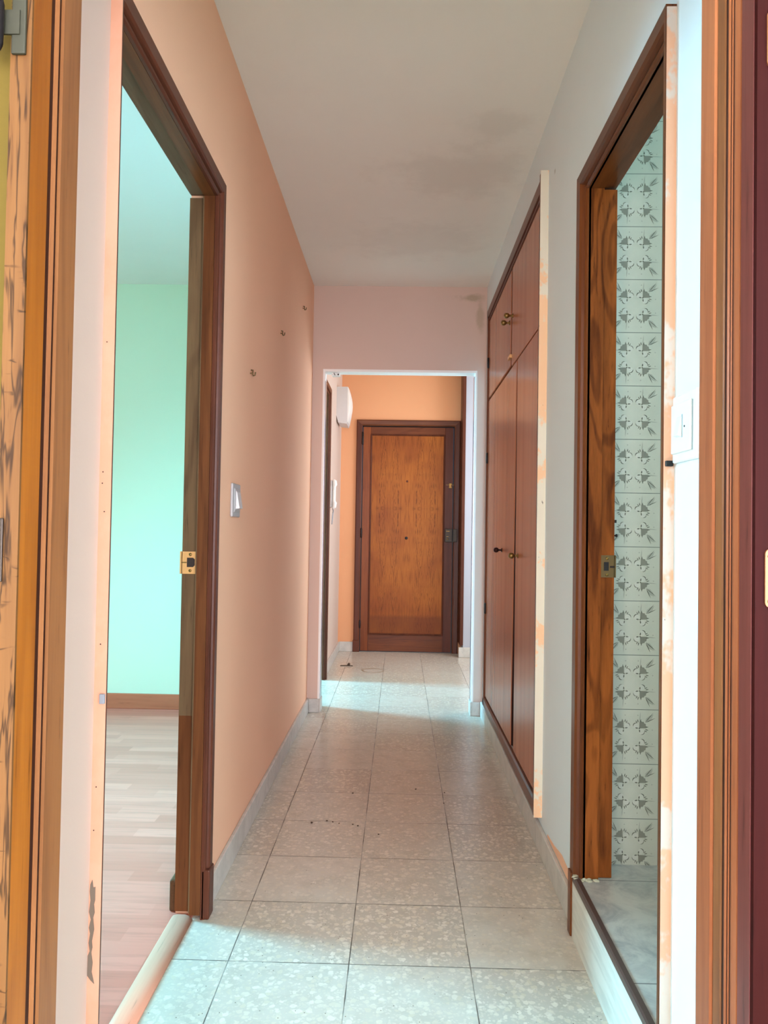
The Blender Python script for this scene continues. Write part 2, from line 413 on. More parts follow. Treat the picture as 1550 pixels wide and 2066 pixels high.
# ------------------------------------------------------------------ mesh builder
class MB:
    def __init__(s):
        s.v = []; s.f = []; s.m = []; s.sm = []
    def quad(s, pts, mat=0, sm=False):
        i = len(s.v); s.v += [tuple(p) for p in pts]
        s.f.append(tuple(range(i, i+len(pts)))); s.m.append(mat); s.sm.append(sm)
        return s
    def box(s, x0, x1, y0, y1, z0, z1, mat=0, bev=0.0):
        if bev:
            return s.bevbox(x0, x1, y0, y1, z0, z1, mat, bev)
        i = len(s.v)
        s.v += [(x, y, z) for z in (z0, z1) for y in (y0, y1) for x in (x0, x1)]
        for q in ((0, 2, 3, 1), (4, 5, 7, 6), (0, 1, 5, 4), (2, 6, 7, 3), (0, 4, 6, 2), (1, 3, 7, 5)):
            s.f.append(tuple(i+k for k in q)); s.m.append(mat); s.sm.append(False)
        return s
    def bevbox(s, x0, x1, y0, y1, z0, z1, mat=0, b=.002):
        import bmesh
        bm = bmesh.new()
        bmesh.ops.create_cube(bm, size=1)
        for v in bm.verts:
            v.co = ((x0+x1)/2+v.co.x*(x1-x0), (y0+y1)/2+v.co.y*(y1-y0), (z0+z1)/2+v.co.z*(z1-z0))
        bb = min(b, .45*min(x1-x0, y1-y0, z1-z0))
        bmesh.ops.bevel(bm, geom=list(bm.edges), offset=bb, segments=2, affect='EDGES', profile=.5)
        s.add_bm(bm, mat); return s
    def add_bm(s, bm, mat=0, sm=False):
        i = len(s.v); bm.verts.index_update()
        s.v += [tuple(v.co) for v in bm.verts]
        for f in bm.faces:
            s.f.append(tuple(i+v.index for v in f.verts)); s.m.append(mat); s.sm.append(sm)
        bm.free()
    def loft(s, rings, mat=0, cap=True, closed=True, sm=False):
        """rings: lists of equally many points"""
        i = len(s.v); n = len(rings[0])
        for r in rings: s.v += [tuple(p) for p in r]
        for a in range(len(rings)-1):
            for k in range(n if closed else n-1):
                k2 = (k+1) % n
                s.f.append((i+a*n+k, i+a*n+k2, i+(a+1)*n+k2, i+(a+1)*n+k)); s.m.append(mat); s.sm.append(sm)
        if cap and closed:
            s.f.append(tuple(i+k for k in reversed(range(n)))); s.m.append(mat); s.sm.append(False)
            s.f.append(tuple(i+(len(rings)-1)*n+k for k in range(n))); s.m.append(mat); s.sm.append(False)
        return s
    def prism(s, poly, axis, a, b, mat=0, sm=False):
        """poly = 2-D outline in the other two axes (in xyz order), extruded along axis from a to b"""
        def P(p, t):
            q = list(p); q.insert('xyz'.index(axis), t); return q
        return s.loft([[P(p, a) for p in poly], [P(p, b) for p in poly]], mat, sm=sm)
    def lathe(s, base, direction, prof, mat=0, seg=20):
        """prof = (distance along direction, radius)"""
        d = Vector(direction).normalized(); base = Vector(base)
        u = d.orthogonal().normalized(); w = d.cross(u)
        rings = []
        for t, r in prof:
            rings.append([tuple(base+d*t+(u*math.cos(2*PI*k/seg)+w*math.sin(2*PI*k/seg))*max(r, 1e-5)) for k in range(seg)])
        return s.loft(rings, mat, sm=True)
    def tube(s, pts, r, mat=0, seg=8):
        pts = [Vector(p) for p in pts]; rings = []
        up = Vector((0, 0, 1))
        for i, p in enumerate(pts):
            d = (pts[min(i+1, len(pts)-1)]-pts[max(i-1, 0)]).normalized()
            u = d.cross(up)
            if u.length < .05: u = d.cross(Vector((0, 1, 0)))
            u.normalize(); w = u.cross(d)
            rings.append([tuple(p+(u*math.cos(2*PI*k/seg)+w*math.sin(2*PI*k/seg))*r) for k in range(seg)])
        return s.loft(rings, mat, sm=True)
    def build(s, name, mats, parent=None, origin=None):
        if isinstance(mats, str): mats = [mats]
        me = bpy.data.meshes.new(name)
        o0 = Vector((0, 0, 0))
        if parent is not None: o0 = Vector(parent.get('_o', (0, 0, 0)))
        elif origin is not None: o0 = Vector(origin)
        else:
            xs, ys, zs = zip(*s.v)
            o0 = Vector(((min(xs)+max(xs))/2, (min(ys)+max(ys))/2, min(zs)))
        me.from_pydata([tuple(Vector(v)-o0) for v in s.v], [], s.f)
        for m in mats: me.materials.append(MATS[m])
        me.polygons.foreach_set('material_index', s.m)
        me.polygons.foreach_set('use_smooth', s.sm)
        me.update()
        import bmesh
        bm = bmesh.new(); bm.from_mesh(me)
        bmesh.ops.recalc_face_normals(bm, faces=bm.faces); bm.to_mesh(me); bm.free()
        ob = bpy.data.objects.new(name, me); COL.objects.link(ob)
        if parent is not None:
            ob.parent = parent
            if '_lvl' in parent or True:
                ob['_o'] = tuple(o0)
        else:
            ob.location = o0; ob['_o'] = tuple(o0)
        return ob

def tag(o, label, cat, kind=None, group=None):
    o['label'] = label; o['category'] = cat
    if kind: o['kind'] = kind
    if group: o['group'] = group
    return o

def empty(name, loc, label, cat, kind=None, group=None):
    o = bpy.data.objects.new(name, None); COL.objects.link(o); o.location = loc
    o.empty_display_size = .1; o['_o'] = tuple(loc)
    return tag(o, label, cat, kind, group)

def wall(name, axis, lo, hi, ar, zr, holes, mats, matfn, label, cuts=(), cat='wall'):
    """wall slab; axis = its normal axis, lo..hi thickness, ar = range along, holes = (a0, a1, z0, z1)"""
    A = sorted(set([ar[0], ar[1], *cuts, *[h[0] for h in holes], *[h[1] for h in holes]]))
    Z = sorted(set([zr[0], zr[1], *[h[2] for h in holes], *[h[3] for h in holes]]))
    def solid(i, k):
        if not (0 <= i < len(A)-1 and 0 <= k < len(Z)-1): return False
        ca, cz = (A[i]+A[i+1])/2, (Z[k]+Z[k+1])/2
        return not any(h[0] < ca < h[1] and h[2] < cz < h[3] for h in holes)
    mb = MB()
    def P(t, a, z): return (t, a, z) if axis == 'x' else (a, t, z)
    def put(pts, n):
        c = [sum(p[j] for p in pts)/4 for j in range(3)]
        mb.quad(pts, matfn(c, n))
    for i in range(len(A)-1):
        for k in range(len(Z)-1):
            if not solid(i, k): continue
            a0, a1, z0, z1 = A[i], A[i+1], Z[k], Z[k+1]
            put([P(lo, a0, z0), P(lo, a1, z0), P(lo, a1, z1), P(lo, a0, z1)], '-')
            put([P(hi, a0, z0), P(hi, a1, z0), P(hi, a1, z1), P(hi, a0, z1)], '+')
            if not solid(i-1, k): put([P(lo, a0, z0), P(hi, a0, z0), P(hi, a0, z1), P(lo, a0, z1)], 'a-')
            if not solid(i+1, k): put([P(lo, a1, z0), P(hi, a1, z0), P(hi, a1, z1), P(lo, a1, z1)], 'a+')
            if not solid(i, k-1): put([P(lo, a0, z0), P(hi, a0, z0), P(hi, a1, z0), P(lo, a1, z0)], 'z-')
            if not solid(i, k+1): put([P(lo, a0, z1), P(hi, a0, z1), P(hi, a1, z1), P(lo, a1, z1)], 'z+')
    o = mb.build(name, mats)
    me = o.data
    import bmesh
    bm = bmesh.new(); bm.from_mesh(me)
    bmesh.ops.remove_doubles(bm, verts=bm.verts, dist=1e-5)
    bmesh.ops.recalc_face_normals(bm, faces=bm.faces); bm.to_mesh(me); bm.free()
    return tag(o, label, cat, 'structure')

H = 2.515
# ------------------------------------------------------------------ room shell
def slab(name, x0, x1, y0, y1, z0, z1, mat, label, cat, origin=(0, 0, 0)):
    return tag(MB().box(x0, x1, y0, y1, z0, z1).build(name, mat, origin=origin), label, cat, 'structure')

slab('floor', -.555, 1.7, .74, 6.72, -.08, 0, 'terrazzo', 'beige terrazzo tile floor of the corridor and entrance hall', 'floor')
slab('floor_bedroom', -3.4, -.555, .74, 4.44, -.08, 0, 'laminate', 'pale laminate plank floor of the mint green room', 'floor')
slab('floor_kitchen', -3.4, -.555, 4.44, 7.1, -.08, 0, 'terrazzo', 'terrazzo floor of the room beside the entrance hall', 'floor')
slab('floor_study', -1.8, 2.1, -3.2, .74, -.08, 0, 'terrazzo', 'terrazzo floor of the room behind the camera', 'floor')
slab('ceiling', -3.5, 2.2, -3.3, 7.2, H, H+.1, 'paint_ceiling', 'smudged off-white ceiling over the corridor', 'ceiling')

# left wall of the corridor and entrance hall
def left_fn(c, n):
    if n == '-': return 3
    if c[1] < 1.31 and n in '+': return 1
    if n == '+' and c[1] > 4.44: return 2
    return 0
wall('wall_left', 'x', -.607, -.53, (.76, 6.72), (0, H), [(1.318, 2.095, 0, 2.03), (4.56, 5.35, 0, 2.05)],
     ['paint_peach', 'paint_cream', 'paint_cream', 'paint_white'], left_fn,
     'peach painted left wall of the corridor', cuts=(1.306, 4.44))
wall('wall_right', 'x', .495, .575, (.76, 4.40), (0, H), [(1.385, 2.045, 0, 2.03), (2.58, 4.205, .10, 2.30)],
     ['paint_right_wall', 'wall_tile'], lambda c, n: 1 if n == '+' and c[1] < 2.1 else 0,
     'off-white right wall of the corridor around the wardrobe')
wall('wall_end', 'y', 4.40, 4.48, (-.53, .575), (0, H), [(-.457, .434, 0, 2.008)],
     ['paint_end_wall', 'paint_peach'], lambda c, n: 1 if n == '+' else 0,
     'pinkish wall above the opening at the corridor end')
wall('wall_foyer_front', 'y', 4.40, 4.48, (.575, 1.7), (0, H), [], ['paint_peach'], lambda c, n: 0,
     'entrance hall side of the wall behind the wardrobe')
wall('wall_back', 'y', 6.60, 6.72, (-.53, 1.7), (0, H), [(-.352, .482, 0, 1.998)],
     ['paint_peach_deep'], lambda c, n: 0, 'deep peach wall around the front door')
slab('wall_foyer_stub', .552, 1.7, 6.40, 6.60, 0, H, 'paint_stub', 'white stub wall beside the front door', 'wall', None)
wall('wall_foyer_right', 'x', 1.7, 1.8, (4.40, 6.72), (0, H), [(4.75, 6.15, .8, 2.2)], ['paint_cream'], lambda c, n: 0, 'right side wall of the entrance hall')
wall('wall_bedroom_back', 'y', 4.40, 4.48, (-3.4, -.607), (0, H), [], ['paint_mint', 'paint_white'],
     lambda c, n: 0 if n == '-' else 1, 'mint green wall seen through the left doorway')
wall('wall_outer', 'x', -3.5, -3.4, (.64, 7.2), (0, H), [(2.45, 3.45, 1.25, 2.47), (5.30, 5.95, .9, 2.1)],
     ['paint_mint'], lambda c, n: 0, 'outer window wall of the rooms on the left')
wall('wall_bedroom_front', 'y', .64, .74, (-3.4, -.607), (0, H), [], ['paint_mint'], lambda c, n: 0, 'near wall of the mint green room')
slab('wall_kitchen_back', -3.4, -.607, 7.1, 7.2, 0, H, 'paint_white', 'far wall of the room beside the entrance hall', 'wall', None)
# wall that holds the nearest doorway (the camera looks through it)
wall('wall_front', 'y', .765, .85, (-.53, .495), (0, H), [(-.405, .362, 0, 2.03)],
     ['paint_cream', 'paint_olive'], lambda c, n: 1 if n == '-' else 0, 'wall around the nearest doorway')
slab('wall_study_left', -1.9, -1.8, -3.3, .64, 0, H, 'paint_white', 'left wall of the room behind the camera', 'wall', None)
slab('wall_study_front', -1.8, -.53, .765, .85, 0, H, 'paint_olive', 'wall left of the nearest doorway', 'wall', None)
slab('wall_study_side', .495, 2.1, .765, .85, 0, H, 'paint_olive', 'wall beside the nearest doorway', 'wall', None)
wall('wall_study_right', 'x', 2.1, 2.2, (-3.3, .95), (0, H), [(-2.1, -.5, .85, 2.15)], ['paint_white'], lambda c, n: 0,
     'window wall of the room behind the camera')
wall('wall_study_back', 'y', -3.3, -3.2, (-1.9, 2.2), (0, H), [(-.95, 2.0, .2, 2.4)], ['paint_white'], lambda c, n: 0, 'back wall of the room behind the camera')

# bathroom shell
slab('floor_bathroom', .487, 1.7, .95, 2.10, .0, .163, 'bath_floor', 'grey marbled tile floor of the raised bathroom', 'floor')
slab('wall_bathroom_front', .575, 1.8, .85, .95, 0, H, 'wall_tile', 'near tiled wall of the bathroom', 'wall', None)
wall('wall_bathroom_right', 'x', 1.7, 1.8, (.95, 2.2), (0, H), [(1.25, 1.75, 1.3, 2.1)], ['wall_tile'], lambda c, n: 0, 'right tiled wall of the bathroom')

def bath_back():
    """glazed tiles, each printed with four grey flowers and corner leaves"""
    mb = MB(); Y = 2.10
    mb.box(.575, 1.7, Y, Y+.08, 0, H)
    def flat(pts, lay, mat):
        mb.quad([(x, Y-.0002-.0001*lay, z) for x, z in pts], mat)
    def blade(cx, cz, ang, l, w, lay, mat, off=0.0):
        ca, sa = math.cos(ang), math.sin(ang)
        pts = []
        for t, k in ((0, 0), (.3, .5), (.65, .42), (1, 0), (.65, -.42), (.3, -.5)):
            u = off+t*l; v = k*w
            pts.append((cx+u*ca-v*sa, cz+u*sa+v*ca))
        flat(pts, lay, mat)
    def arc(cx, cz, r, a0, a1, w, lay, mat):
        n = 5; outer = []; inner = []
        for k in range(n+1):
            a = a0+(a1-a0)*k/n; ww = w*math.sin(PI*(k+.15)/(n+.3))
            outer.append((cx+(r+ww/2)*math.cos(a), cz+(r+ww/2)*math.sin(a)))
            inner.append((cx+(r-ww/2)*math.cos(a), cz+(r-ww/2)*math.sin(a)))
        flat(outer+inner[::-1], lay, mat)
    S = .15
    for i in range(-1, 7):
        for k in range(0, 16):
            x0, z0 = .725+(i-1)*S+S/2, .139+k*S+S/2
            if x0+.05 > 1.7 or z0 > 2.45: continue
            for sx in (-1, 1):
                for sz in (-1, 1):
                    if x0+sx*.06 < .577: continue
                    cx, cz = x0+sx*.0215, z0+sz*.0235
                    D = math.atan2(sz, sx)
                    # leaf towards the corner of the tile
                    lx, lz = cx+math.cos(D)*.022, cz+math.sin(D)*.022
                    blade(lx, lz, D, .033, .012, 1, 3)
                    blade(lx, lz, D+.10, .034, .0022, 2, 2, .002)
                    blade(lx, lz, D-.35, .030, .0022, 2, 2, .002)
                    blade(cx, cz, D+.72, .030, .003, 1, 3, .016)
                    for q in (1, -1):
                        flat([(cx+math.cos(D+q*.9)*.036+.002*math.cos(a*1.05), cz+math.sin(D+q*.9)*.036+.002*math.sin(a*1.05)) for a in range(6)], 1, 3)
                    # fan of the blossom
                    fan = [(cx, cz)]
                    for t in range(-4, 5):
                        r = .0195+(.0022 if t % 2 else 0)
                        fan.append((cx+r*math.cos(D+t*.19), cz+r*math.sin(D+t*.19)))
                    flat(fan, 1, 1)
                    # dark strokes at both flanks
                    for q in (1, -1):
                        blade(cx, cz, D+q*.98, .010, .0026, 2, 2, .016)
                        blade(cx, cz, D+q*1.22, .009, .0024, 2, 2, .015)
                        blade(cx, cz, D+q*.62, .008, .0022, 2, 2, .018)
                    # pale petals curling back over the middle
                    for q in (1, -1):
                        a = D+q*1.75
                        px, pz = cx+math.cos(a)*.011, cz+math.sin(a)*.011
                        flat([(px+.0078*math.cos(t*PI/5), pz+.0078*math.sin(t*PI/5)) for t in range(10)], 2, 4)
                        arc(px, pz, .0082, a-q*.2-1.0, a-q*.2+1.0, .0026, 3, 2 if q > 0 else 1)
                        blade(cx, cz, a+q*.5, .009, .0034, 3, 2, .003)
                    flat([(cx+.002*math.cos(t*PI/3), cz+.002*math.sin(t*PI/3)) for t in range(6)], 3, 2)
    o = mb.build('wall_bathroom_back', ['wall_tile', 'flower_dark', 'flower_stroke', 'flower_leaf', 'flower_light'])
    tag(o, 'flower patterned ceramic tile wall of the bathroom', 'tiled wall', 'structure')
bath_back()

# windows of the rooms; the bathroom and wide back ones are added for fill
def window(name, axis, t0, t1, a0, a1, z0, z1, label):
    r = empty(name, (t0, (a0+a1)/2, z0) if axis == 'x' else ((a0+a1)/2, t0, z0), label, 'window', 'structure')
    w = .05
    for (p, q, r0, r1) in ((a0, a0+w, z0, z1), (a1-w, a1, z0, z1), (a0+w, a1-w, z0, z0+w), (a0+w, a1-w, z1-w, z1), ((a0+a1)/2-.03, (a0+a1)/2+.03, z0+w, z1-w)):
        (MB().box(t0, t1, p, q, r0, r1) if axis == 'x' else MB().box(p, q, t0, t1, r0, r1)).build('window_frame', 'trim_white', r)
    return r
window('window_1', 'x', -3.48, -3.44, 2.45, 3.45, 1.25, 2.47, 'white framed window of the mint green room')
window('window_2', 'x', -3.48, -3.44, 5.30, 5.95, .9, 2.1, 'white framed window beside the entrance hall')
window('window_3', 'x', 2.14, 2.18, -2.1, -.5, .85, 2.15, 'white framed window behind the camera')
window('fill_window_bath', 'x', 1.74, 1.78, 1.25, 1.75, 1.3, 2.1, 'unseen small window added in the bathroom for fill light')  # unseen opening added to hold the bathroom fill lamp

window('fill_window_back', 'y', -3.28, -3.24, -.95, 2.0, .2, 2.4, 'unseen wide window added behind the camera for fill light')  # unseen opening added to hold the fill lamp for the corridor
window('window_6', 'x', 1.74, 1.78, 4.75, 6.15, .8, 2.2, 'white framed window of the entrance hall')
# skirtings
def skirting(name, x0, x1, y0, y1, h, label, mat='skirting_stone', z0=0.0):
    b = MB().bevbox(x0, x1, y0, y1, z0, z0+h, 0, .003)
    return tag(b.build(name, mat), label, 'skirting', 'structure')
skirting('baseboard_left', -.53, -.517, 2.112, 4.40, .082, 'pale grey stone skirting below the peach wall')
skirting('baseboard_left_near', -.53, -.517, .85, 1.30, .082, 'stone skirting below the cream wall strip')
skirting('baseboard_right', .482, .495, 2.062, 4.387, .085, 'pale grey stone skirting below the wardrobe')
b = MB().bevbox(-.517, -.457, 4.387, 4.40, 0, .08, 0, .003); b.bevbox(-.457, -.447, 4.387, 4.48, 0, .08, 0, .003)
tag(b.build('baseboard_end_left', 'skirting_stone'), 'stone skirting wrapped around the left side of the end opening', 'skirting', 'structure')
b = MB().bevbox(.434, .482, 4.387, 4.40, 0, .08, 0, .003); b.bevbox(.424, .434, 4.387, 4.48, 0, .08, 0, .003)
tag(b.build('baseboard_end_right', 'skirting_stone'), 'stone skirting wrapped around the right side of the end opening', 'skirting', 'structure')
skirting('baseboard_foyer_left', -.53, -.517, 5.40, 6.60, .082, 'stone skirting on the left of the entrance hall')
skirting('baseboard_foyer_back', -.517, -.398, 6.587, 6.60, .085, 'short stone skirting left of the front door')
skirting('baseboard_foyer_stub', .515, 1.7, 6.385, 6.40, .085, 'stone skirting at the foot of the white stub wall')
skirting('baseboard_bedroom', -3.4, -.607, 4.385, 4.40, .088, 'brown wooden skirting below the mint green wall', 'wood_skirting')
tag(MB().bevbox(-.628, -.6075, 2.10, 4.38, 0, .088, 0, .006).build('baseboard_bedroom_side', 'wood_skirting_y'), 'end of the brown skirting behind the left doorway', 'skirting', 'structure')
# orange strip where the right wall was not repainted, just above the skirting
b = MB()
pts0 = [(2.075, .085), (2.14, .087), (2.25, .088), (2.36, .088), (2.46, .089), (2.46, .097), (2.36, .104), (2.25, .122), (2.14, .116), (2.075, .110)]
b.prism(pts0, 'x', .4935, .495)
tag(b.build('trim_paint_strip', 'paint_peach'), 'peach strip of old paint above the right skirting', 'paint strip', 'structure')

# white corner bead round the end opening
b = MB()
for (x0, x1, z0, z1) in ((-.467, -.455, .08, 2.018), (.432, .442, .08, 2.018), (-.455, .432, 2.004, 2.018)):
    b.box(x0, x1, 4.394, 4.484, z0, z1)
tag(b.build('trim_opening', 'trim_white'), 'white bead around the opening at the corridor end', 'trim', 'structure')
# thin dark metal corner profile showing through the bead
b = MB()
b.box(-.4553, -.452, 4.40, 4.478, .083, 1.95); b.box(.4285, .4323, 4.42, 4.478, .083, 1.99)
tag(b.build('trim_opening_inner', 'steel'), 'grey metal corner strip inside the end opening', 'trim', 'structure')
# brown corner strip of the stub wall
b = MB().bevbox(.524, .552, 6.392, 6.60, .10, H, 0, .003)
tag(b.build('trim_corner_strip', 'wood_casing'), 'tall brown wooden corner strip right of the front door', 'trim', 'structure')

# ------------------------------------------------------------------ door frames
PROF = [(0, 0), (0, .007), (.003, .011), (.008, .012), (.011, .007), (.013, .007), (.015, .016), (.019, .020), (1.0, .020), (1.0, 0)]
def casing_parts(root, side, xw, sgn, y0, y1, z0, zt, wf, wn, wt, mats, prof=PROF, deep=.020):
    """architrave on a wall of constant x: far stile, near stile and head, mitred; sgn = direction it stands proud"""
    def pr(width):
        out = []
        for u, v in prof:
            uu = width if u == 1.0 else u*min(1, width/.045)
            out.append((uu, v*deep/.020))
        return out
    far = pr(wf); near = pr(wn); top = pr(wt)
    X = lambda v: xw+sgn*v
    a = MB().loft([[(X(v), y1+u, z0) for u, v in far], [(X(v2), y1+u, zt+u2) for (u, v), (u2, v2) in zip(far, top)]])
    b = MB().loft([[(X(v), y0-u, z0) for u, v in near], [(X(v2), y0-u, zt+u2) for (u, v), (u2, v2) in zip(near, top)]])
    c = MB().loft([[(X(v), y0-u1, zt+u) for (u1, v1), (u, v) in zip(near, top)], [(X(v), y1+u1, zt+u) for (u1, v1), (u, v) in zip(far, top)]])
    return a.build('casing', mats[0], root), b.build('casing', mats[0], root), c.build('casing_head', mats[1], root)

# --- doorway to the mint green room
d2 = empty('door_2', (-.53, 1.7, 0), 'dark brown wooden door frame without a door, mint green room behind', 'door frame', 'structure')
casing_parts(d2, 0, -.53, 1, 1.318, 2.062, .0, 2.002, .044, .012, .048, ('wood_casing', 'wood_casing_y'))
MB().prism([(-.531, 2.062), (-.562, 2.062), (-.562, 2.083), (-.607, 2.083), (-.607, 2.0945), (-.531, 2.0945)], 'z', .012, 2.004).build('jamb', 'wood_frame', d2)
MB().prism([(-.531, 1.334), (-.562, 1.334), (-.562, 1.328), (-.607, 1.328), (-.607, 1.3185), (-.531, 1.3185)], 'z', .012, 2.004).build('jamb', 'wood_frame', d2)
MB().loft([[(x, 1.319, z) for x, z in ((-.531, 2.002), (-.562, 2.002), (-.562, 2.016), (-.607, 2.016), (-.607, 2.0295), (-.531, 2.0295))],
           [(x, 2.094, z) for x, z in ((-.531, 2.002), (-.562, 2.002), (-.562, 2.016), (-.607, 2.016), (-.607, 2.0295), (-.531, 2.0295))]]).build('jamb_head', 'wood_frame_y', d2)
# rougher unvarnished rebate strips
MB().box(-.6068, -.5625, 2.0815, 2.083, .55, 2.004).build('rebate_strip', 'wood_bare', d2)
MB().box(-.6068, -.5625, 1.33, 2.083, 2.0145, 2.016).build('rebate_strip', 'wood_bare_y', d2)
MB().bevbox(-.5302, -.506, 2.062, 2.112, .0, .135, 0, .004).build('plinth_block', 'wood_casing', d2)
# pale strip painted as the lit edge between jamb and rebate
MB().box(-.5635, -.5605, 2.0610, 2.0632, .02, 2.0).build('arris', 'wood_bare', d2)['label'] = 'pale strip painted as the lit edge of the jamb'
sp = MB().box(-.6075, -.5638, 2.0785, 2.0816, .944, 1.006)
sp.box(-.612, -.6055, 2.0785, 2.088, .944, 1.006)
spo = sp.build('strike_plate', 'brass', d2); spo['label'] = 'brass strike plate'
MB().prism([(-.592, .963), (-.575, .963), (-.570, .968), (-.570, .984), (-.575, .989), (-.592, .989)], 'y', 2.0775, 2.0786).build('latch_hole', 'hole_brown', spo)
MB().box(-.6074, -.593, 2.0775, 2.0786, .974, .977).build('slot', 'brass_old', spo)
for z in (.953, .998):
    MB().lathe((-.583, 2.0786, z), (0, -1, 0), [(0, .0045), (.0012, .0042), (.0014, 0)], seg=12).build('screw', 'brass_old', spo)
# painted side of the near casing
ed = MB().box(-.53, -.5092, 1.3045, 1.3062, .0, 2.052).build('painted_edge', 'edge_peach', d2); ed['label'] = 'peach painted side of the casing'
ch = MB()
outl = [(-.5278, .452), (-.5245, .460), (-.5225, .447), (-.5190, .448), (-.5188, .425), (-.5205, .418), (-.5190, .404), (-.5215, .395), (-.5192, .375), (-.5225, .355), (-.5215, .344), (-.5232, .335), (-.5205, .318), (-.5218, .302), (-.5170, .282), (-.5235, .288), (-.5295, .296), (-.5292, .330), (-.5262, .338), (-.5285, .352), (-.5262, .368), (-.5285, .378), (-.5255, .392), (-.5290, .405), (-.5268, .425), (-.5285, .44)]
ch.prism(outl, 'y', 1.3035, 1.3046)
ch.build('paint_chip', 'chip_grey', d2)['label'] = 'grey bare patch where paint flaked off'
MB().bevbox(-.5185, -.5098, 1.2985, 1.3046, .765, .782, 0, .001).build('metal_catch', 'plastic_shade', d2)
for z in (1.40, 1.17, 1.10, 1.15, .868, .62, .545):
    MB().lathe((-.521+random.uniform(-.004, .004), 1.3046, z), (0, -1, 0), [(0, .0012), (.0006, .0011), (.0007, 0)], seg=8).build('nail_hole', 'hole_brown', d2)
# threshold
b = MB()
prof = [(-.607, 0), (-.607, .008), (-.603, .012), (-.590, .0145), (-.572, .0145), (-.560, .011), (-.552, .004), (-.550, 0)]
b.prism(prof, 'y', 1.32, 2.062, sm=True)
tag(b.build('trim_threshold', 'wood_threshold'), 'rounded pale wooden threshold strip of the left doorway', 'threshold', 'structure')

# --- bathroom doorway
d3 = empty('door_3', (.495, 1.7, 0), 'brown wooden bathroom door frame without a door above a raised step', 'door frame', 'structure')
BP = [(0, -.006), (0, .004), (.005, .009), (.010, .008), (.012, .004), (.015, .004), (.018, .014), (.022, .020), (1.0, .020), (1.0, 0)]
casing_parts(d3, 0, .495, -1, 1.386, 2.002, .165, 2.002, .058, .020, .050, ('wood_bath_casing', 'wood_bath_casing_y'), BP)
MB().prism([(.4955, 2.002), (.536, 2.002), (.536, 2.014), (.574, 2.014), (.574, 2.0445), (.4955, 2.0445)], 'z', .165, 2.004).build('jamb', 'wood_bath', d3)
MB().prism([(.4955, 1.400), (.536, 1.400), (.536, 1.394), (.574, 1.394), (.574, 1.3855), (.4955, 1.3855)], 'z', .165, 2.004).build('jamb', 'wood_bath', d3)
pl = ((.4955, 2.002), (.536, 2.002), (.536, 2.012), (.574, 2.012), (.574, 2.0295), (.4955, 2.0295))
MB().loft([[(x, 1.386, z) for x, z in pl], [(x, 2.044, z) for x, z in pl]]).build('jamb_head', 'wood_bath_y', d3)
sp = MB().box(.5375, .5745, 2.0105, 2.0138, .958, 1.017)
sp.box(.573, .578, 2.0105, 2.02, .958, 1.017)
spo = sp.build('strike_plate', 'brass_dull', d3); spo['label'] = 'dull brass strike plate'
MB().box(.546, .5585, 2.0095, 2.0106, .976, .999).build('latch_hole', 'black', spo)
MB().box(.562, .5742, 2.0095, 2.0106, .984, .989).build('slot', 'hole_brown', spo)
for z in (.9655, 1.009):
    MB().lathe((.5545, 2.0106, z), (0, -1, 0), [(0, .0042), (.0012, .004), (.0014, 0)], seg=12).build('screw', 'brass_old', spo)
MB().box(.4953, .4765, 1.3640, 1.3662, .085, 2.046).build('painted_edge', 'edge_mixed', d3)['label'] = 'side of the casing in worn peach and cream paint'
mc = MB().bevbox(.4785, .4915, 1.357, 1.3645, 1.199, 1.209, 0, .001).build('metal_catch', 'black', d3)
mc['label'] = 'small dark metal catch'
# two dark pegs on the far side of the rebate
MB().box(.574, .580, 2.016, 2.026, 1.104, 1.112).build('peg', 'black', d3)
MB().lathe((.574, 2.02, 1.07), (1, 0, 0), [(0, .002), (.004, .002), (.005, .004), (.009, .004), (.010, 0)], seg=10).build('peg', 'iron', d3)
# mortar lumps where the frame meets the step
b = MB()
import bmesh
for k in range(12):
    bm = bmesh.new(); bmesh.ops.create_icosphere(bm, subdivisions=1, radius=1)
    cx, cy, r = random.uniform(.490, .530), random.uniform(1.988, 2.003), random.uniform(.003, .006)
    if k < 6: cx, cy = random.uniform(.476, .496), random.uniform(2.0, 2.03)
    for v in bm.verts:
        v.co = Vector((cx, cy, .165))+Vector((v.co.x*r*1.6, v.co.y*r, v.co.z*r*.7))*random.uniform(.75, 1.25)
    b.add_bm(bm)
b.build('mortar', 'plaster', d3)['label'] = 'crumbling mortar at the foot of the frame'

# raised step of the bathroom
st = empty('trim_step', (.48, 1.7, 0), 'raised white tiled step with dark metal edge at the bathroom door', 'step', 'structure')
MB().box(.475, .487, 1.36, 2.030, 0, .158).build('riser', 'riser_tile', st)
MB().prism([(.4735, .150), (.4735, .164), (.4775, .1665), (.489, .1665), (.489, .1635), (.4770, .1625), (.4765, .150)], 'y', 1.36, 2.028).build('metal_edge', 'step_edge', st)
MB().bevbox(.470, .490, 2.031, 2.062, 0, .168, 0, .002).build('end_trim', 'wood_bath_casing', st)

# --- nearest doorway, which frames the picture
d4 = empty('door_4', (0, .8, 0), 'varnished wooden door frame nearest the camera on both picture edges', 'door frame', 'structure')
ZT = 2.0
def near_jamb(xj, s, y_rear):
    """moulded inner face at x = xj; s = +1 when the wood lies at greater x"""
    X = lambda t: xj+s*t
    parts = []
    return X
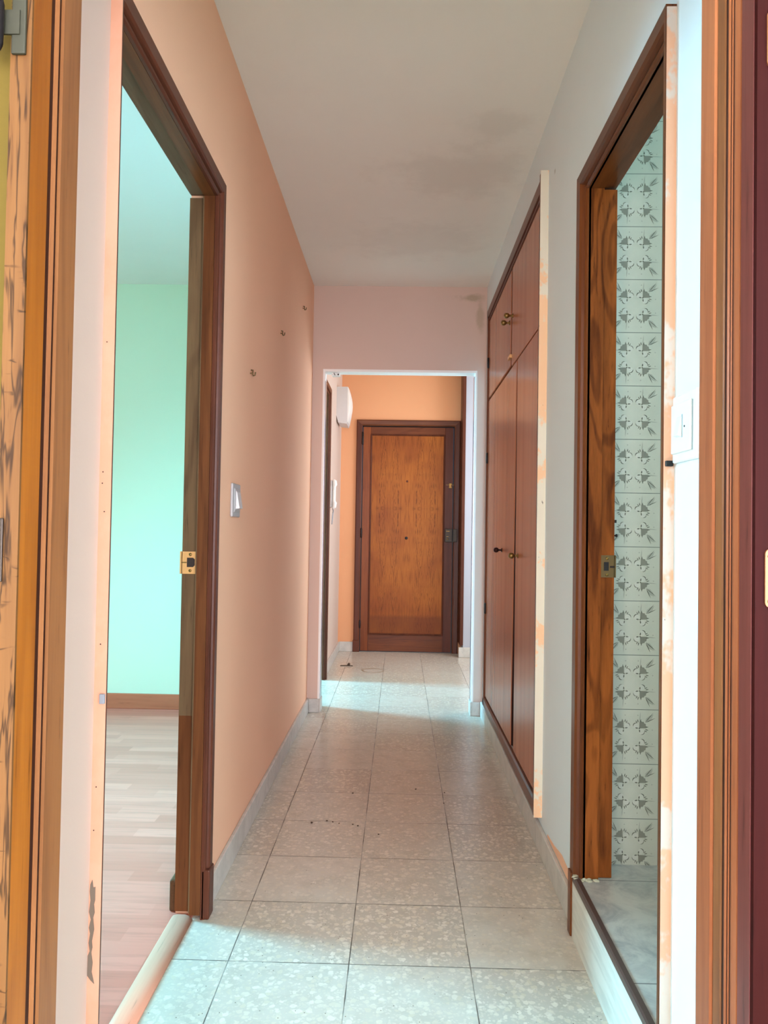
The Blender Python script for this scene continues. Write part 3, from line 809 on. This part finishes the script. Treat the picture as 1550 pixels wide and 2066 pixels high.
# left side: wood lies at smaller x
X = lambda t: -.385-t
MB().prism([(X(0), .812), (X(-.002), .815), (X(-.002), .857), (X(0), .860), (X(.02), .860), (X(.02), .812)], 'z', 0, ZT).build('casing', 'wood_jamb', d4)
MB().prism([(X(.012), .792), (X(.012), .7965), (X(-.001), .7975), (X(-.003), .801), (X(-.001), .8055), (X(.012), .8065), (X(.012), .812), (X(.02), .812), (X(.02), .792)], 'z', 0, ZT).build('bead', 'wood_jamb', d4)
MB().prism([(X(.012), .792), (X(.012), .7895), (X(.0), .7890), (X(.0), .786), (X(0), .785), (X(0), .768), (X(0), .751), (X(.02), .751), (X(.02), .792)], 'z', 0, ZT).build('jamb', 'wood_amber', d4)
MB().box(X(.0215), X(.0), .7475, .751, 0, ZT).build('jamb_back_strip', 'wood_crackle', d4)['label'] = 'crackled varnish strip'
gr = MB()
gr.box(X(.0125), X(.0004), .8062, .8119, 0, ZT); gr.box(X(.0125), X(.0004), .7896, .7970, 0, ZT)  # dark strips laid in the mouldings as painted shade
gr.build('groove', 'wood_groove_shade', d4)['label'] = 'dark strips painted as shade in the grooves'
# hinge parts on the left
hg = MB().bevbox(-.4045, -.3895, .7435, .7476, 1.556, 1.70, 0, .0015).build('hinge_leaf', 'hinge_green', d4); hg['label'] = 'green painted hinge leaf'
MB().lathe((-.4165, .736, 1.552), (0, 0, 1), [(0, .002), (.004, .0055), (.010, .0078), (.05, .008), (.056, .0066), (.15, .0066)], seg=16).build('hinge_pin', 'iron', hg)
MB().box(-.4165, -.395, .742, .7445, 1.575, 1.60).build('hinge_arm', 'hinge_green', hg)
hp = MB().bevbox(-.4195, -.3995, .7448, .7477, 1.018, 1.082, 0, .001).build('lock_plate', 'lock_brown', d4); hp['label'] = 'dark metal plate with two screws'
for z in (1.028, 1.045, 1.073):
    MB().lathe((-.4065, .745, z), (0, -1, 0), [(0, .0036), (.001, .0034), (.0011, 0)], seg=12).build('screw', 'black', hp)
# right side: wood lies at greater x
X = lambda t: .341+t
MB().prism([(X(0), .818), (X(-.002), .821), (X(-.002), .857), (X(0), .860), (X(.02), .860), (X(.02), .818)], 'z', 0, ZT).build('casing', 'wood_jamb_red', d4)
MB().prism([(X(0), .8165), (X(-.0006), .8145), (X(-.0006), .7985), (X(0), .796), (X(.02), .796), (X(.02), .8165)], 'z', 0, ZT).build('casing_strip', 'wood_jamb', d4)
MB().prism([(X(.012), .796), (X(.012), .7915), (X(.0), .7905), (X(-.0008), .787), (X(.0), .7845), (X(.010), .7840), (X(.010), .7820), (X(.0), .7815), (X(-.0006), .780), (X(.0), .7785), (X(.010), .778), (X(.010), .7755), (X(.0), .775), (X(-.0012), .769), (X(-.0008), .760), (X(.008), .7585), (X(.008), .757), (X(.02), .757), (X(.02), .796)], 'z', 0, ZT).build('bead', 'wood_jamb_red', d4)
MB().prism([(X(.001), .757), (X(-.0015), .7555), (X(-.0015), .730), (X(.02), .730), (X(.02), .757)], 'z', 0, ZT).build('jamb', 'wood_purple', d4)
MB().prism([(X(-.001), .730), (X(0), .7255), (X(.06), .7255), (X(.06), .765), (X(.021), .765), (X(.021), .730)], 'z', 0, ZT).build('jamb_back', 'wood_mahogany', d4)
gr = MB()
gr.box(X(.0004), X(.0125), .7904, .7959, 0, ZT); gr.box(X(.0004), X(.0105), .7815, .7845, 0, ZT); gr.box(X(.0004), X(.0105), .7751, .7785, 0, ZT); gr.box(X(.0012), X(.0085), .7571, .7592, 0, ZT)  # dark strips laid in the mouldings as painted shade
gr.build('groove', 'wood_groove_shade', d4)['label'] = 'dark strips painted as shade in the grooves'
def hinge_plate(z0, z1, n):
    xc, w, y = .3546, .0049, .7255
    out = []
    for a in range(9): out.append((xc+w*math.cos(PI*a/8), z1-w+w*math.sin(PI*a/8)))
    for a in range(9): out.append((xc-w*math.cos(PI*a/8), z0+w-w*math.sin(PI*a/8)))
    if n: out = out[:0]+[(xc+w, z0+.025), (xc+w+.004, z0+.025), (xc+w+.004, z0+.012), (xc+w, z0+.012)][::-1][:0]+out
    p = MB().prism(out, 'y', y-.0022, y).build('hinge_leaf', 'copper', d4); p['label'] = 'copper coloured hinge leaf'
    for zz in (z0+.006, z0+.0215, z1-.007):
        MB().lathe((xc+(.001 if abs(zz-z0-.0215) < .001 else 0), y-.0022, zz), (0, -1, 0), [(0, .0029), (.0004, .0028), (.0005, 0)], seg=14).build('screw_ring', 'brass_dull', p)
        MB().lathe((xc+(.001 if abs(zz-z0-.0215) < .001 else 0), y-.0027, zz), (0, -1, 0), [(0, .0016), (.0004, .0015), (.0005, 0)], seg=10).build('screw_hole', 'black', p)
    return p
hinge_plate(1.008, 1.064, 1)
hinge_plate(1.532, 1.588, 1)
MB().box(-.405, .361, .752, .860, ZT, ZT+.03).build('head', 'wood_frame_x', d4)

# --- doorway in the left wall of the entrance hall
d5 = empty('door_5', (-.53, 4.95, 0), 'dark brown door frame in the left wall of the entrance hall', 'door frame', 'structure')
casing_parts(d5, 0, -.53, 1, 4.58, 5.325, .0, 2.03, .062, .040, .05, ('wood_casing', 'wood_casing_y'), deep=.024)
MB().prism([(-.531, 5.325), (-.607, 5.325), (-.607, 5.3495), (-.531, 5.3495)], 'z', 0, 2.03).build('jamb', 'wood_frame', d5)
MB().prism([(-.531, 4.58), (-.607, 4.58), (-.607, 4.5605), (-.531, 4.5605)], 'z', 0, 2.03).build('jamb', 'wood_frame', d5)
MB().box(-.607, -.531, 4.561, 5.349, 2.03, 2.0495).build('jamb_head', 'wood_frame_y', d5)

# ------------------------------------------------------------------ front door
d1 = empty('door_1', (.06, 6.6, 0), 'closed oak front door with one tall panel at the corridor end', 'door', 'structure')
def frame_y(root, y, x0, x1, zt, w, mats, deep=.022):
    pr = [(0, 0), (0, .012), (.006, .016), (.012, .018), (w-.008, deep), (w, deep-.004), (w, 0)]
    Yv = lambda v: y-v
    MB().loft([[(x0-u, Yv(v), 0) for u, v in pr], [(x0-u, Yv(v), zt+u) for u, v in pr]]).build('casing', mats[0], root)
    MB().loft([[(x1+u, Yv(v), 0) for u, v in pr], [(x1+u, Yv(v), zt+u) for u, v in pr]]).build('casing', mats[0], root)
    MB().loft([[(x0-u, Yv(v), zt+u) for u, v in pr], [(x1+u, Yv(v), zt+u) for u, v in pr]]).build('casing_head', mats[1], root)
frame_y(d1, 6.60, -.341, .470, 1.990, .052, ('wood_casing', 'wood_frame_x'))
MB().bevbox(-.398, -.340, 6.574, 6.5985, 0, .10, 0, .003).build('plinth_block', 'wood_casing', d1)
for a, b_ in ((-.352, -.341), (.470, .482)):
    MB().box(a, b_, 6.601, 6.70, 0, 1.998).build('jamb', 'wood_dark', d1)
MB().box(-.352, .482, 6.601, 6.70, 1.990, 1.9978).build('jamb_head', 'wood_dark', d1)
lf = MB().box(-.335, .462, 6.612, 6.65, .006, 1.982).build('leaf', 'wood_door_stile', d1)
MB().bevbox(-.335, -.268, 6.604, 6.6125, .006, 1.982, 0, .002).build('stile', 'wood_door_stile', lf)
MB().bevbox(.390, .462, 6.604, 6.6125, .006, 1.982, 0, .002).build('stile', 'wood_door_stile_dark', lf)['label'] = 'darker lock stile'
MB().bevbox(-.268, .390, 6.604, 6.6125, 1.918, 1.982, 0, .002).build('rail', 'wood_door_rail', lf)
MB().bevbox(-.268, .390, 6.604, 6.6125, .006, .150, 0, .002).build('rail', 'wood_door_rail', lf)
MB().box(-.255, .377, 6.608, 6.6125, .163, 1.905).build('panel', 'wood_door_panel', lf)['label'] = 'golden oak veneer panel'
mo = MB()
pr = [(0, 0), (0, .008), (.004, .011), (.009, .009), (.013, .003), (.013, 0)]
def rect_mould(x0, x1, z0, z1, y):
    ringsets = []
    for (cx, cz, dx, dz) in ((x0, z0, 1, 1), (x1, z0, -1, 1), (x1, z1, -1, -1), (x0, z1, 1, -1), (x0, z0, 1, 1)):
        ringsets.append([(cx+dx*u, y-v, cz+dz*u) for u, v in pr])
    mo.loft(ringsets, cap=False)
rect_mould(-.268, .390, .150, 1.918, 6.6085)
mo.build('moulding', 'wood_casing', lf)
MB().box(-.2685, -.262, 6.6025, 6.6045, .008, .150).build('bead', 'wood_casing', lf)
MB().box(.384, .3905, 6.6025, 6.6045, .008, .150).build('bead', 'wood_casing', lf)
lk = MB().bevbox(.397, .461, 6.578, 6.604, .973, 1.090, 0, .004).build('lock_case', 'lock_brown', d1)
MB().bevbox(.466, .503, 6.560, 6.578, .975, 1.088, 0, .004).build('keeper', 'lock_brown', lk)
MB().box(.408, .436, 6.5765, 6.579, 1.066, 1.071).build('slider', 'brass_old', lk)
MB().box(.410, .428, 6.5765, 6.579, 1.020, 1.023).build('slider', 'brass_old', lk)
MB().lathe((.420, 6.578, 1.0), (0, -1, 0), [(0, .008), (.004, .008), (.006, .005), (.0065, 0)], seg=14).build('cylinder_lock', 'brass_dull', lk)
lt = MB().bevbox(.428, .452, 6.592, 6.604, 1.448, 1.490, 0, .002).build('latch', 'brass_old', d1); lt['label'] = 'small brass latch'
MB().lathe((.440, 6.592, 1.468), (0, -1, 0), [(0, .005), (.008, .005), (.012, .010), (.018, .008), (.020, 0)], seg=14).build('turn_knob', 'brass', lt)
MB().box(.402, .478, 6.599, 6.604, 1.4745, 1.4775).build('bolt', 'brass_old', lt)
MB().lathe((.059, 6.608, 1.002), (0, -1, 0), [(0, .013), (.004, .013), (.006, .010), (.0065, 0)], seg=16).build('keyhole_cover', 'black', d1)['label'] = 'small dark round fitting'
MB().lathe((.059, 6.608, 1.503), (0, -1, 0), [(0, .010), (.001, .009), (.0012, 0)], seg=16).build('peephole', 'wood_casing', d1)
for z0, z1 in ((1.82, 1.935), (1.0, 1.085), (.205, .275)):
    MB().lathe((-.339, 6.588, z0), (0, 0, 1), [(0, .004), (.006, .0085), (z1-z0-.006, .0085), (z1-z0, .004)], seg=12).build('hinge', 'iron', d1)

# ------------------------------------------------------------------ built-in wardrobe
wd = empty('built_in_wardrobe', (.5, 3.4, .1), 'tall reddish brown wooden wardrobe built into the right wall', 'wardrobe')
XF = .475
def cy(mb, x0, x1, y0, y1, z0, z1): return mb.bevbox(x0, x1, y0, y1, z0, z1, 0, .002)
cy(MB(), XF-.008, .53, 2.562, 2.582, .114, 2.315).build('frame_stile', 'wood_wardrobe_stile', wd)
# far stile and head with two grooves
MB().loft([[(.475, 4.16, .114), (.475, 4.205, .114), (.53, 4.205, .114), (.53, 4.15, .114), (.487, 4.15, .114)], [(.475, 4.16, 2.262), (.475, 4.205, 2.312), (.53, 4.205, 2.312), (.53, 4.15, 2.25), (.487, 4.15, 2.25)]]).build('frame_stile', 'wood_wardrobe_stile', wd)
hp_ = [(.475, 2.312), (.53, 2.312), (.53, 2.244), (.489, 2.244), (.489, 2.249), (.479, 2.251), (.479, 2.258), (.489, 2.260), (.489, 2.266), (.475, 2.268)]
MB().prism(hp_, 'y', 2.5625, 4.205).build('frame_head', 'wood_wardrobe_frame', wd)
MB().prism([(.475, .112), (.53, .112), (.53, .168), (.492, .168), (.490, .160), (.480, .158), (.475, .150)], 'y', 2.5625, 4.205).build('frame_rail', 'wood_wardrobe_frame', wd)
MB().box(.4668, .495, 2.5605, 2.5622, .112, 2.322).build('painted_edge', 'edge_wardrobe', wd)['label'] = 'side of the frame in worn peach and cream paint'
# carcass inside
b = MB()
b.box(1.0, 1.02, 2.582, 4.203, .112, 2.298); b.box(.53, 1.0, 2.582, 2.60, .112, 2.298); b.box(.53, 1.0, 4.18, 4.203, .112, 2.298)
b.box(.53, 1.0, 2.60, 4.18, .112, .13); b.box(.53, 1.0, 2.60, 4.18, 2.28, 2.298); b.box(.53, 1.0, 2.60, 4.18, 1.795, 1.812)
b.build('carcass', 'wood_dark', wd)
# doors
def knob(parent, y, z, mat, r=.0125, plate=True):
    k = MB().lathe((.482, y, z), (-1, 0, 0), [(0, .010), (.003, .010), (.004, .0045), (.015, .0045), (.0165, r*.55), (.020, r*.85), (.0275, r), (.035, r*.85), (.0385, r*.5), (.040, 0)], seg=20)
    return k.build('knob', mat, parent)
def door_leaf(ya0, ya1, yb0, yb1, z0, z1):
    """leaf with a bevelled edge; a = at the bottom, b = at the top"""
    e = .003
    r = []
    for x, k in ((.500, 0), (.485, 0), (.482, e)):
        r.append([(x, ya0+k, z0+k), (x, ya1-k, z0+k), (x, yb1-k, z1-k), (x, yb0+k, z1-k)])
    m = MB().loft(r)
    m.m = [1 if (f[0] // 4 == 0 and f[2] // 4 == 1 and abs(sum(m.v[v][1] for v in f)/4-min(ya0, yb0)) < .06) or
           (f[0] // 4 == 0 and f[2] // 4 == 1 and abs(sum(m.v[v][1] for v in f)/4-max(ya1, yb1)) < .06) else 0 for f in m.f]  # side edges coloured darker to stand in for shade in the door gaps
    return m
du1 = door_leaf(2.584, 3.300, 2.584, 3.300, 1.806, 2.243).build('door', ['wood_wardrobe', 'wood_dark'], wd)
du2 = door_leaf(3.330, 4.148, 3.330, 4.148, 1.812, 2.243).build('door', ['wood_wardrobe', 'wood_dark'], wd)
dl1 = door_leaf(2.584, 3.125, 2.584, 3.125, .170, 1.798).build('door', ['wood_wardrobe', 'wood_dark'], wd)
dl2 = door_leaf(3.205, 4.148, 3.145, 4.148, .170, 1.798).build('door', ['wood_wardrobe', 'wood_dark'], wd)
knob(du1, 3.275, 2.023, 'brass_old')
knob(du2, 3.372, 2.018, 'brass_old')
knob(dl1, 3.055, .978, 'brass_old')
knob(dl2, 3.535, .988, 'wood_dark')['label'] = 'dark round wooden knob'
MB().box(.472, .4825, 3.29, 3.35, 1.842, 1.856).build('catch', 'brass', wd)['label'] = 'small brass catch'
for z in (1.98, .62, 1.45):
    MB().lathe((.478, 4.150, z), (0, 0, 1), [(0, .003), (.004, .006), (.056, .006), (.06, .003)], seg=10).build('hinge', 'iron', wd)

# ------------------------------------------------------------------ fittings on the walls
# light switch on the peach wall
sw = empty('light_switch', (-.53, 2.37, 1.16), 'grey white light switch on the peach wall beside the left door frame', 'light switch')
MB().bevbox(-.5298, -.521, 2.318, 2.428, 1.108, 1.214, 0, .004).build('plate', 'switch_grey', sw)
b = MB(); b.loft([[(-.5212, 2.332, z) for z in (1.122, 1.200)]+[(-.5212, 2.414, z) for z in (1.200, 1.122)],
                  [(-.5175, 2.336, z) for z in (1.126, 1.196)]+[(-.5175, 2.410, z) for z in (1.196, 1.126)]])
b.build('inner_frame', 'switch_grey', sw)
rk = MB(); rk.prism([(2.345, 1.132), (2.400, 1.132), (2.400, 1.190), (2.345, 1.190)], 'x', -.5175, -.516)
rk.loft([[(-.516, 2.347, 1.134), (-.516, 2.398, 1.134), (-.516, 2.398, 1.188), (-.516, 2.347, 1.188)], [(-.506, 2.349, 1.136), (-.506, 2.396, 1.136), (-.514, 2.396, 1.186), (-.514, 2.349, 1.186)]])
rk.build('rocker', 'switch_pale', sw)
MB().lathe((-.5175, 2.406, 1.158), (1, 0, 0), [(0, .002), (.001, .002), (.0012, 0)], seg=8).build('screw', 'black', sw)
# big switch on the right wall strip
sw2 = empty('light_switch', (.495, 1.3, 1.26), 'large white light switch plate on the bright wall strip by the nearest frame', 'light switch')
MB().bevbox(.4885, .4948, 1.245, 1.3555, 1.203, 1.322, 0, .003).build('plate', 'plastic_white', sw2)
MB().bevbox(.4845, .4887, 1.2625, 1.352, 1.219, 1.306, 0, .002).build('inner_plate', 'plastic_white', sw2)
MB().box(.4872, .4884, 1.2608, 1.2635, 1.219, 1.304).build('groove', 'groove_grey', sw2)
rk = MB(); rk.loft([[(.4848, 1.300, 1.246), (.4848, 1.324, 1.246), (.4848, 1.324, 1.282), (.4848, 1.300, 1.282)], [(.4775, 1.302, 1.248), (.4775, 1.322, 1.248), (.4838, 1.322, 1.280), (.4838, 1.302, 1.280)]])
rk.build('rocker', 'plastic_white', sw2)
MB().box(.4842, .4852, 1.2965, 1.301, 1.244, 1.284).build('rocker_shadow_gap', 'groove_grey', sw2)
for y in (1.329, 1.288):
    MB().lathe((.4847, y, 1.262), (-1, 0, 0), [(0, .0018), (.001, .0018), (.0012, 0)], seg=8).build('screw', 'iron', sw2)

# three picture hooks on the peach wall
def hook(y, z, label):
    r = empty('wall_hook', (-.53, y, z), label, 'hook', None, 'metal hooks on the peach wall')
    MB().tube([(-.5305, y, z+.010), (-.523, y, z+.010), (-.523, y-.003, z-.006), (-.520, y-.006, z-.011), (-.514, y-.008, z-.010), (-.512, y-.009, z+.001)], .0024).build('shank', 'brass_dull', r)
    MB().tube([(-.5305, y-.014, z-.004), (-.522, y-.014, z-.004), (-.519, y-.012, z-.012)], .0022).build('pin', 'brass_dull', r)
hook(2.60, 1.617, 'small metal hook on the peach wall, lowest and nearest of three')
hook(3.23, 1.923, 'small metal hook on the peach wall, middle of three')
hook(3.93, 2.241, 'small metal hook on the peach wall, highest and farthest of three')

# white box with a bulging front, entrance hall
mb_ = empty('wall_box', (-.53, 6.2, 1.95), 'white plastic wall box with bulging front above the entrance hall intercom', 'wall box')
b = MB()
b.loft([[(-.5298, y, 1.995), (-.515, y, 1.94), (-.445, y, 1.93), (-.440, y, 1.95), (-.442, y, 2.232), (-.5298, y, 2.232)] for y in (6.06, 6.34)])
b.build('case', 'plastic_grey', mb_)
b = MB(); rings = []
for y, k in ((6.062, 0.0), (6.10, .5), (6.20, 1), (6.30, .5), (6.338, 0.0)):
    ring = []
    for j in range(9):
        t = j/8; z = 1.945+t*.285
        ring.append((-.4405+.034*math.sin(PI*(t*.9+.05))*(.35+.65*k), y, z))
    ring += [(-.4445, y, 2.23), (-.4445, y, 1.945)]
    rings.append(ring)
b.loft(rings, sm=False); b.build('front_cover', 'plastic_white', mb_)

# intercom handset
ic = empty('intercom', (-.53, 5.65, 1.3), 'white intercom handset with hanging cord on the entrance hall left wall', 'intercom')
MB().bevbox(-.5298, -.512, 5.605, 5.70, 1.235, 1.440, 0, .006).build('base', 'plastic_grey', ic)
b = MB(); rings = []
for z, d, w in ((1.226, .018, .026), (1.234, .030, .030), (1.27, .036, .030), (1.285, .026, .024), (1.39, .026, .024), (1.405, .036, .030), (1.436, .032, .030), (1.446, .018, .026)):
    ring = [(-.512+d*math.cos(a)*.5+d*.5, 5.63+w*math.sin(a), z) for a in [2*PI*k/14 for k in range(14)]]
    rings.append(ring)
b.loft(rings, sm=True); b.build('handset', 'plastic_white', ic)
MB().box(-.5125, -.5085, 5.664, 5.694, 1.25, 1.425).build('button_strip', 'plastic_shade', ic)
cp = [(-.508, 5.63, 1.232)]
for k in range(15):
    t = k/14; a = PI*t
    cp.append((-.505-.008*math.sin(a), 5.625+.03*t, 1.215-.105*math.sin(a)))
MB().tube(cp, .0035).build('cord', 'plastic_shade', ic)

# bracket under the lintel of the end opening
br = empty('wall_bracket', (-.39, 4.44, 2.0), 'tiny white bracket under the top left of the end opening', 'bracket')
MB().bevbox(-.418, -.37, 4.42, 4.46, 1.984, 2.0038, 0, .003).build('body', 'plastic_white', br)
MB().lathe((-.380, 4.4205, 1.992), (0, -1, 0), [(0, .005), (.0012, .0045), (.0014, 0)], seg=12).build('hole', 'black', br)
MB().tube([(-.405, 4.42, 2.0), (-.402, 4.414, 1.994), (-.398, 4.412, 1.986)], .002).build('wire_hook', 'iron', br)

# scraps of dirt and a ring mark on the entrance hall floor
dr = MB(); dr.tube([(-.45, 5.885, .003), (-.40, 5.892, .004), (-.352, 5.886, .003)], .0035)
bm = bmesh.new(); bmesh.ops.create_icosphere(bm, subdivisions=1, radius=.012)
for v in bm.verts: v.co = Vector((-.384, 5.90, .011))+v.co*random.uniform(.7, 1.2)
dr.add_bm(bm)
tag(dr.build('twig_scrap', 'debris'), 'small dark scrap lying on the entrance hall tiles', 'scrap')
rg = MB()
for (a0, a1, r, w) in ((.7, 4.3, 1.0, .10), (4.7, 6.1, 1.0, .07), (6.0, 7.0, 1.06, .06)):
    n = 16; o_, i_ = [], []
    for k in range(n+1):
        a = a0+(a1-a0)*k/n; ww = w*(.4+.6*math.sin(PI*k/n))
        jr = 1+.03*math.sin(7*a)
        o_.append((-.19+.078*(jr*r+ww), 5.725, a)); 
        rg_o = (-.19+.078*(r*jr+ww)*math.cos(a), 5.725+.085*(r*jr+ww)*math.sin(a), .0006)
        rg_i = (-.19+.078*(r*jr-ww)*math.cos(a), 5.725+.085*(r*jr-ww)*math.sin(a), .0006)
        i_.append((rg_o, rg_i))
    for p, q in zip(i_, i_[1:]): rg.quad([p[0], q[0], q[1], p[1]])
tag(rg.build('ring_stain', 'stain_brown'), 'brown ring mark on the tiles before the front door', 'stain')

# crumbs on the corridor floor
for i, (x, y, s) in enumerate([(-.251, 2.774, 1), (-.305, 2.752, 1.1), (-.229, 2.765, .8), (-.205, 2.755, .7), (-.154, 2.747, .8), (-.135, 2.735, .9), (-.058, 2.665, .8), (.083, 3.132, 1), (-.174, 3.068, 1), (.2, 3.1, .7), (.19, 2.98, .7)]):
    bm = bmesh.new(); bmesh.ops.create_icosphere(bm, subdivisions=1, radius=.0042*s)
    for v in bm.verts: v.co = Vector((x, y, .0022*s))+Vector((v.co.x, v.co.y*1.2, v.co.z*.5))*random.uniform(.8, 1.2)
    b = MB(); b.add_bm(bm)
    tag(b.build('crumb', 'debris'), 'tiny dark crumb on the terrazzo in the middle of the corridor', 'crumb', None, 'crumbs on the corridor floor')

# ------------------------------------------------------------------ light
def area(name, loc, rot, sx, sy, col, power, spread=PI):
    l = bpy.data.lights.new(name, 'AREA'); l.shape = 'RECTANGLE'; l.size = sx; l.size_y = sy
    l.color = col; l.energy = power; l.spread = spread
    o = bpy.data.objects.new(name, l); COL.objects.link(o); o.location = loc; o.rotation_euler = rot
    return o
R90 = PI/2
# daylight and added fill at the windows (area lights emit along their local -Z)
D = math.radians
area('daylight_bedroom', (-3.42, 2.95, 1.86), (0, -R90+D(36), D(-20)), 1.1, .9, (.23, .73, 1.0), 160, D(118))
area('daylight_kitchen', (-3.42, 5.62, 1.5), (0, -R90+D(34), D(-10)), 1.1, .55, (.24, .70, 1.0), 270, D(140))
area('daylight_study', (2.12, -1.3, 1.5), (0, R90, 0), 1.2, 1.5, (.90, .87, 1.0), 25)
area('fill_study_back', (.525, -3.18, 1.3), (R90, 0, 0), 2.85, 2.1, (.90, .88, 1.0), 450)  # added fill lamp that sends light along the corridor
area('daylight_hall', (1.68, 5.45, 1.5), (0, R90, 0), 1.3, 1.3, (.88, .92, 1.0), 46)
area('fill_bathroom', (1.72, 1.5, 1.7), (0, R90, 0), .7, .45, (.52, .86, 1.0), 12)  # added fill lamp shining through the bathroom doorway into the corridor

w = bpy.data.worlds.new('sky'); SC.world = w; w.use_nodes = True
bg = w.node_tree.nodes['Background']
sk = w.node_tree.nodes.new('ShaderNodeTexSky'); sk.sky_type = 'HOSEK_WILKIE'; sk.turbidity = 4
sk.sun_direction = (.3, .2, .9)
w.node_tree.links.new(sk.outputs[0], bg.inputs[0]); bg.inputs[1].default_value = .6

# ------------------------------------------------------------------ camera
yaw, pitch, roll, fpx = -2.14191210e-02, 2.30413812e-02, 1.60818858e-02, 1510.13
cyw, syw, cp_, sp_ = math.cos(yaw), math.sin(yaw), math.cos(pitch), math.sin(pitch)
fw = Vector((syw*cp_, cyw*cp_, sp_)); rt = Vector((cyw, -syw, 0)); up = rt.cross(fw)
cr, sr = math.cos(roll), math.sin(roll)
r2 = rt*cr+up*sr; u2 = up*cr-rt*sr
cam = bpy.data.cameras.new('camera'); co_ = bpy.data.objects.new('camera', cam); COL.objects.link(co_)
cam.sensor_fit = 'VERTICAL'; cam.sensor_height = 36; cam.sensor_width = 27; cam.lens = fpx/2066*36
cam.clip_start = .02
M = Matrix(((r2.x, u2.x, -fw.x, 0), (r2.y, u2.y, -fw.y, 0), (r2.z, u2.z, -fw.z, 1.077), (0, 0, 0, 1)))
co_.matrix_world = M
SC.camera = co_

for o in list(bpy.data.objects):
    if '_o' in o: del o['_o']

SC.view_settings.view_transform = 'Standard'
SC.view_settings.look = 'None'
SC.view_settings.gamma = 1
SC.view_settings.use_curve_mapping = False
SC.view_settings.exposure = 0.0
SC.cycles.use_denoising = True
SC.cycles.max_bounces = 14
SC.cycles.diffuse_bounces = 8
SC.cycles.glossy_bounces = 5
SC.cycles.sample_clamp_indirect = 8
SC.cycles.caustics_reflective = False
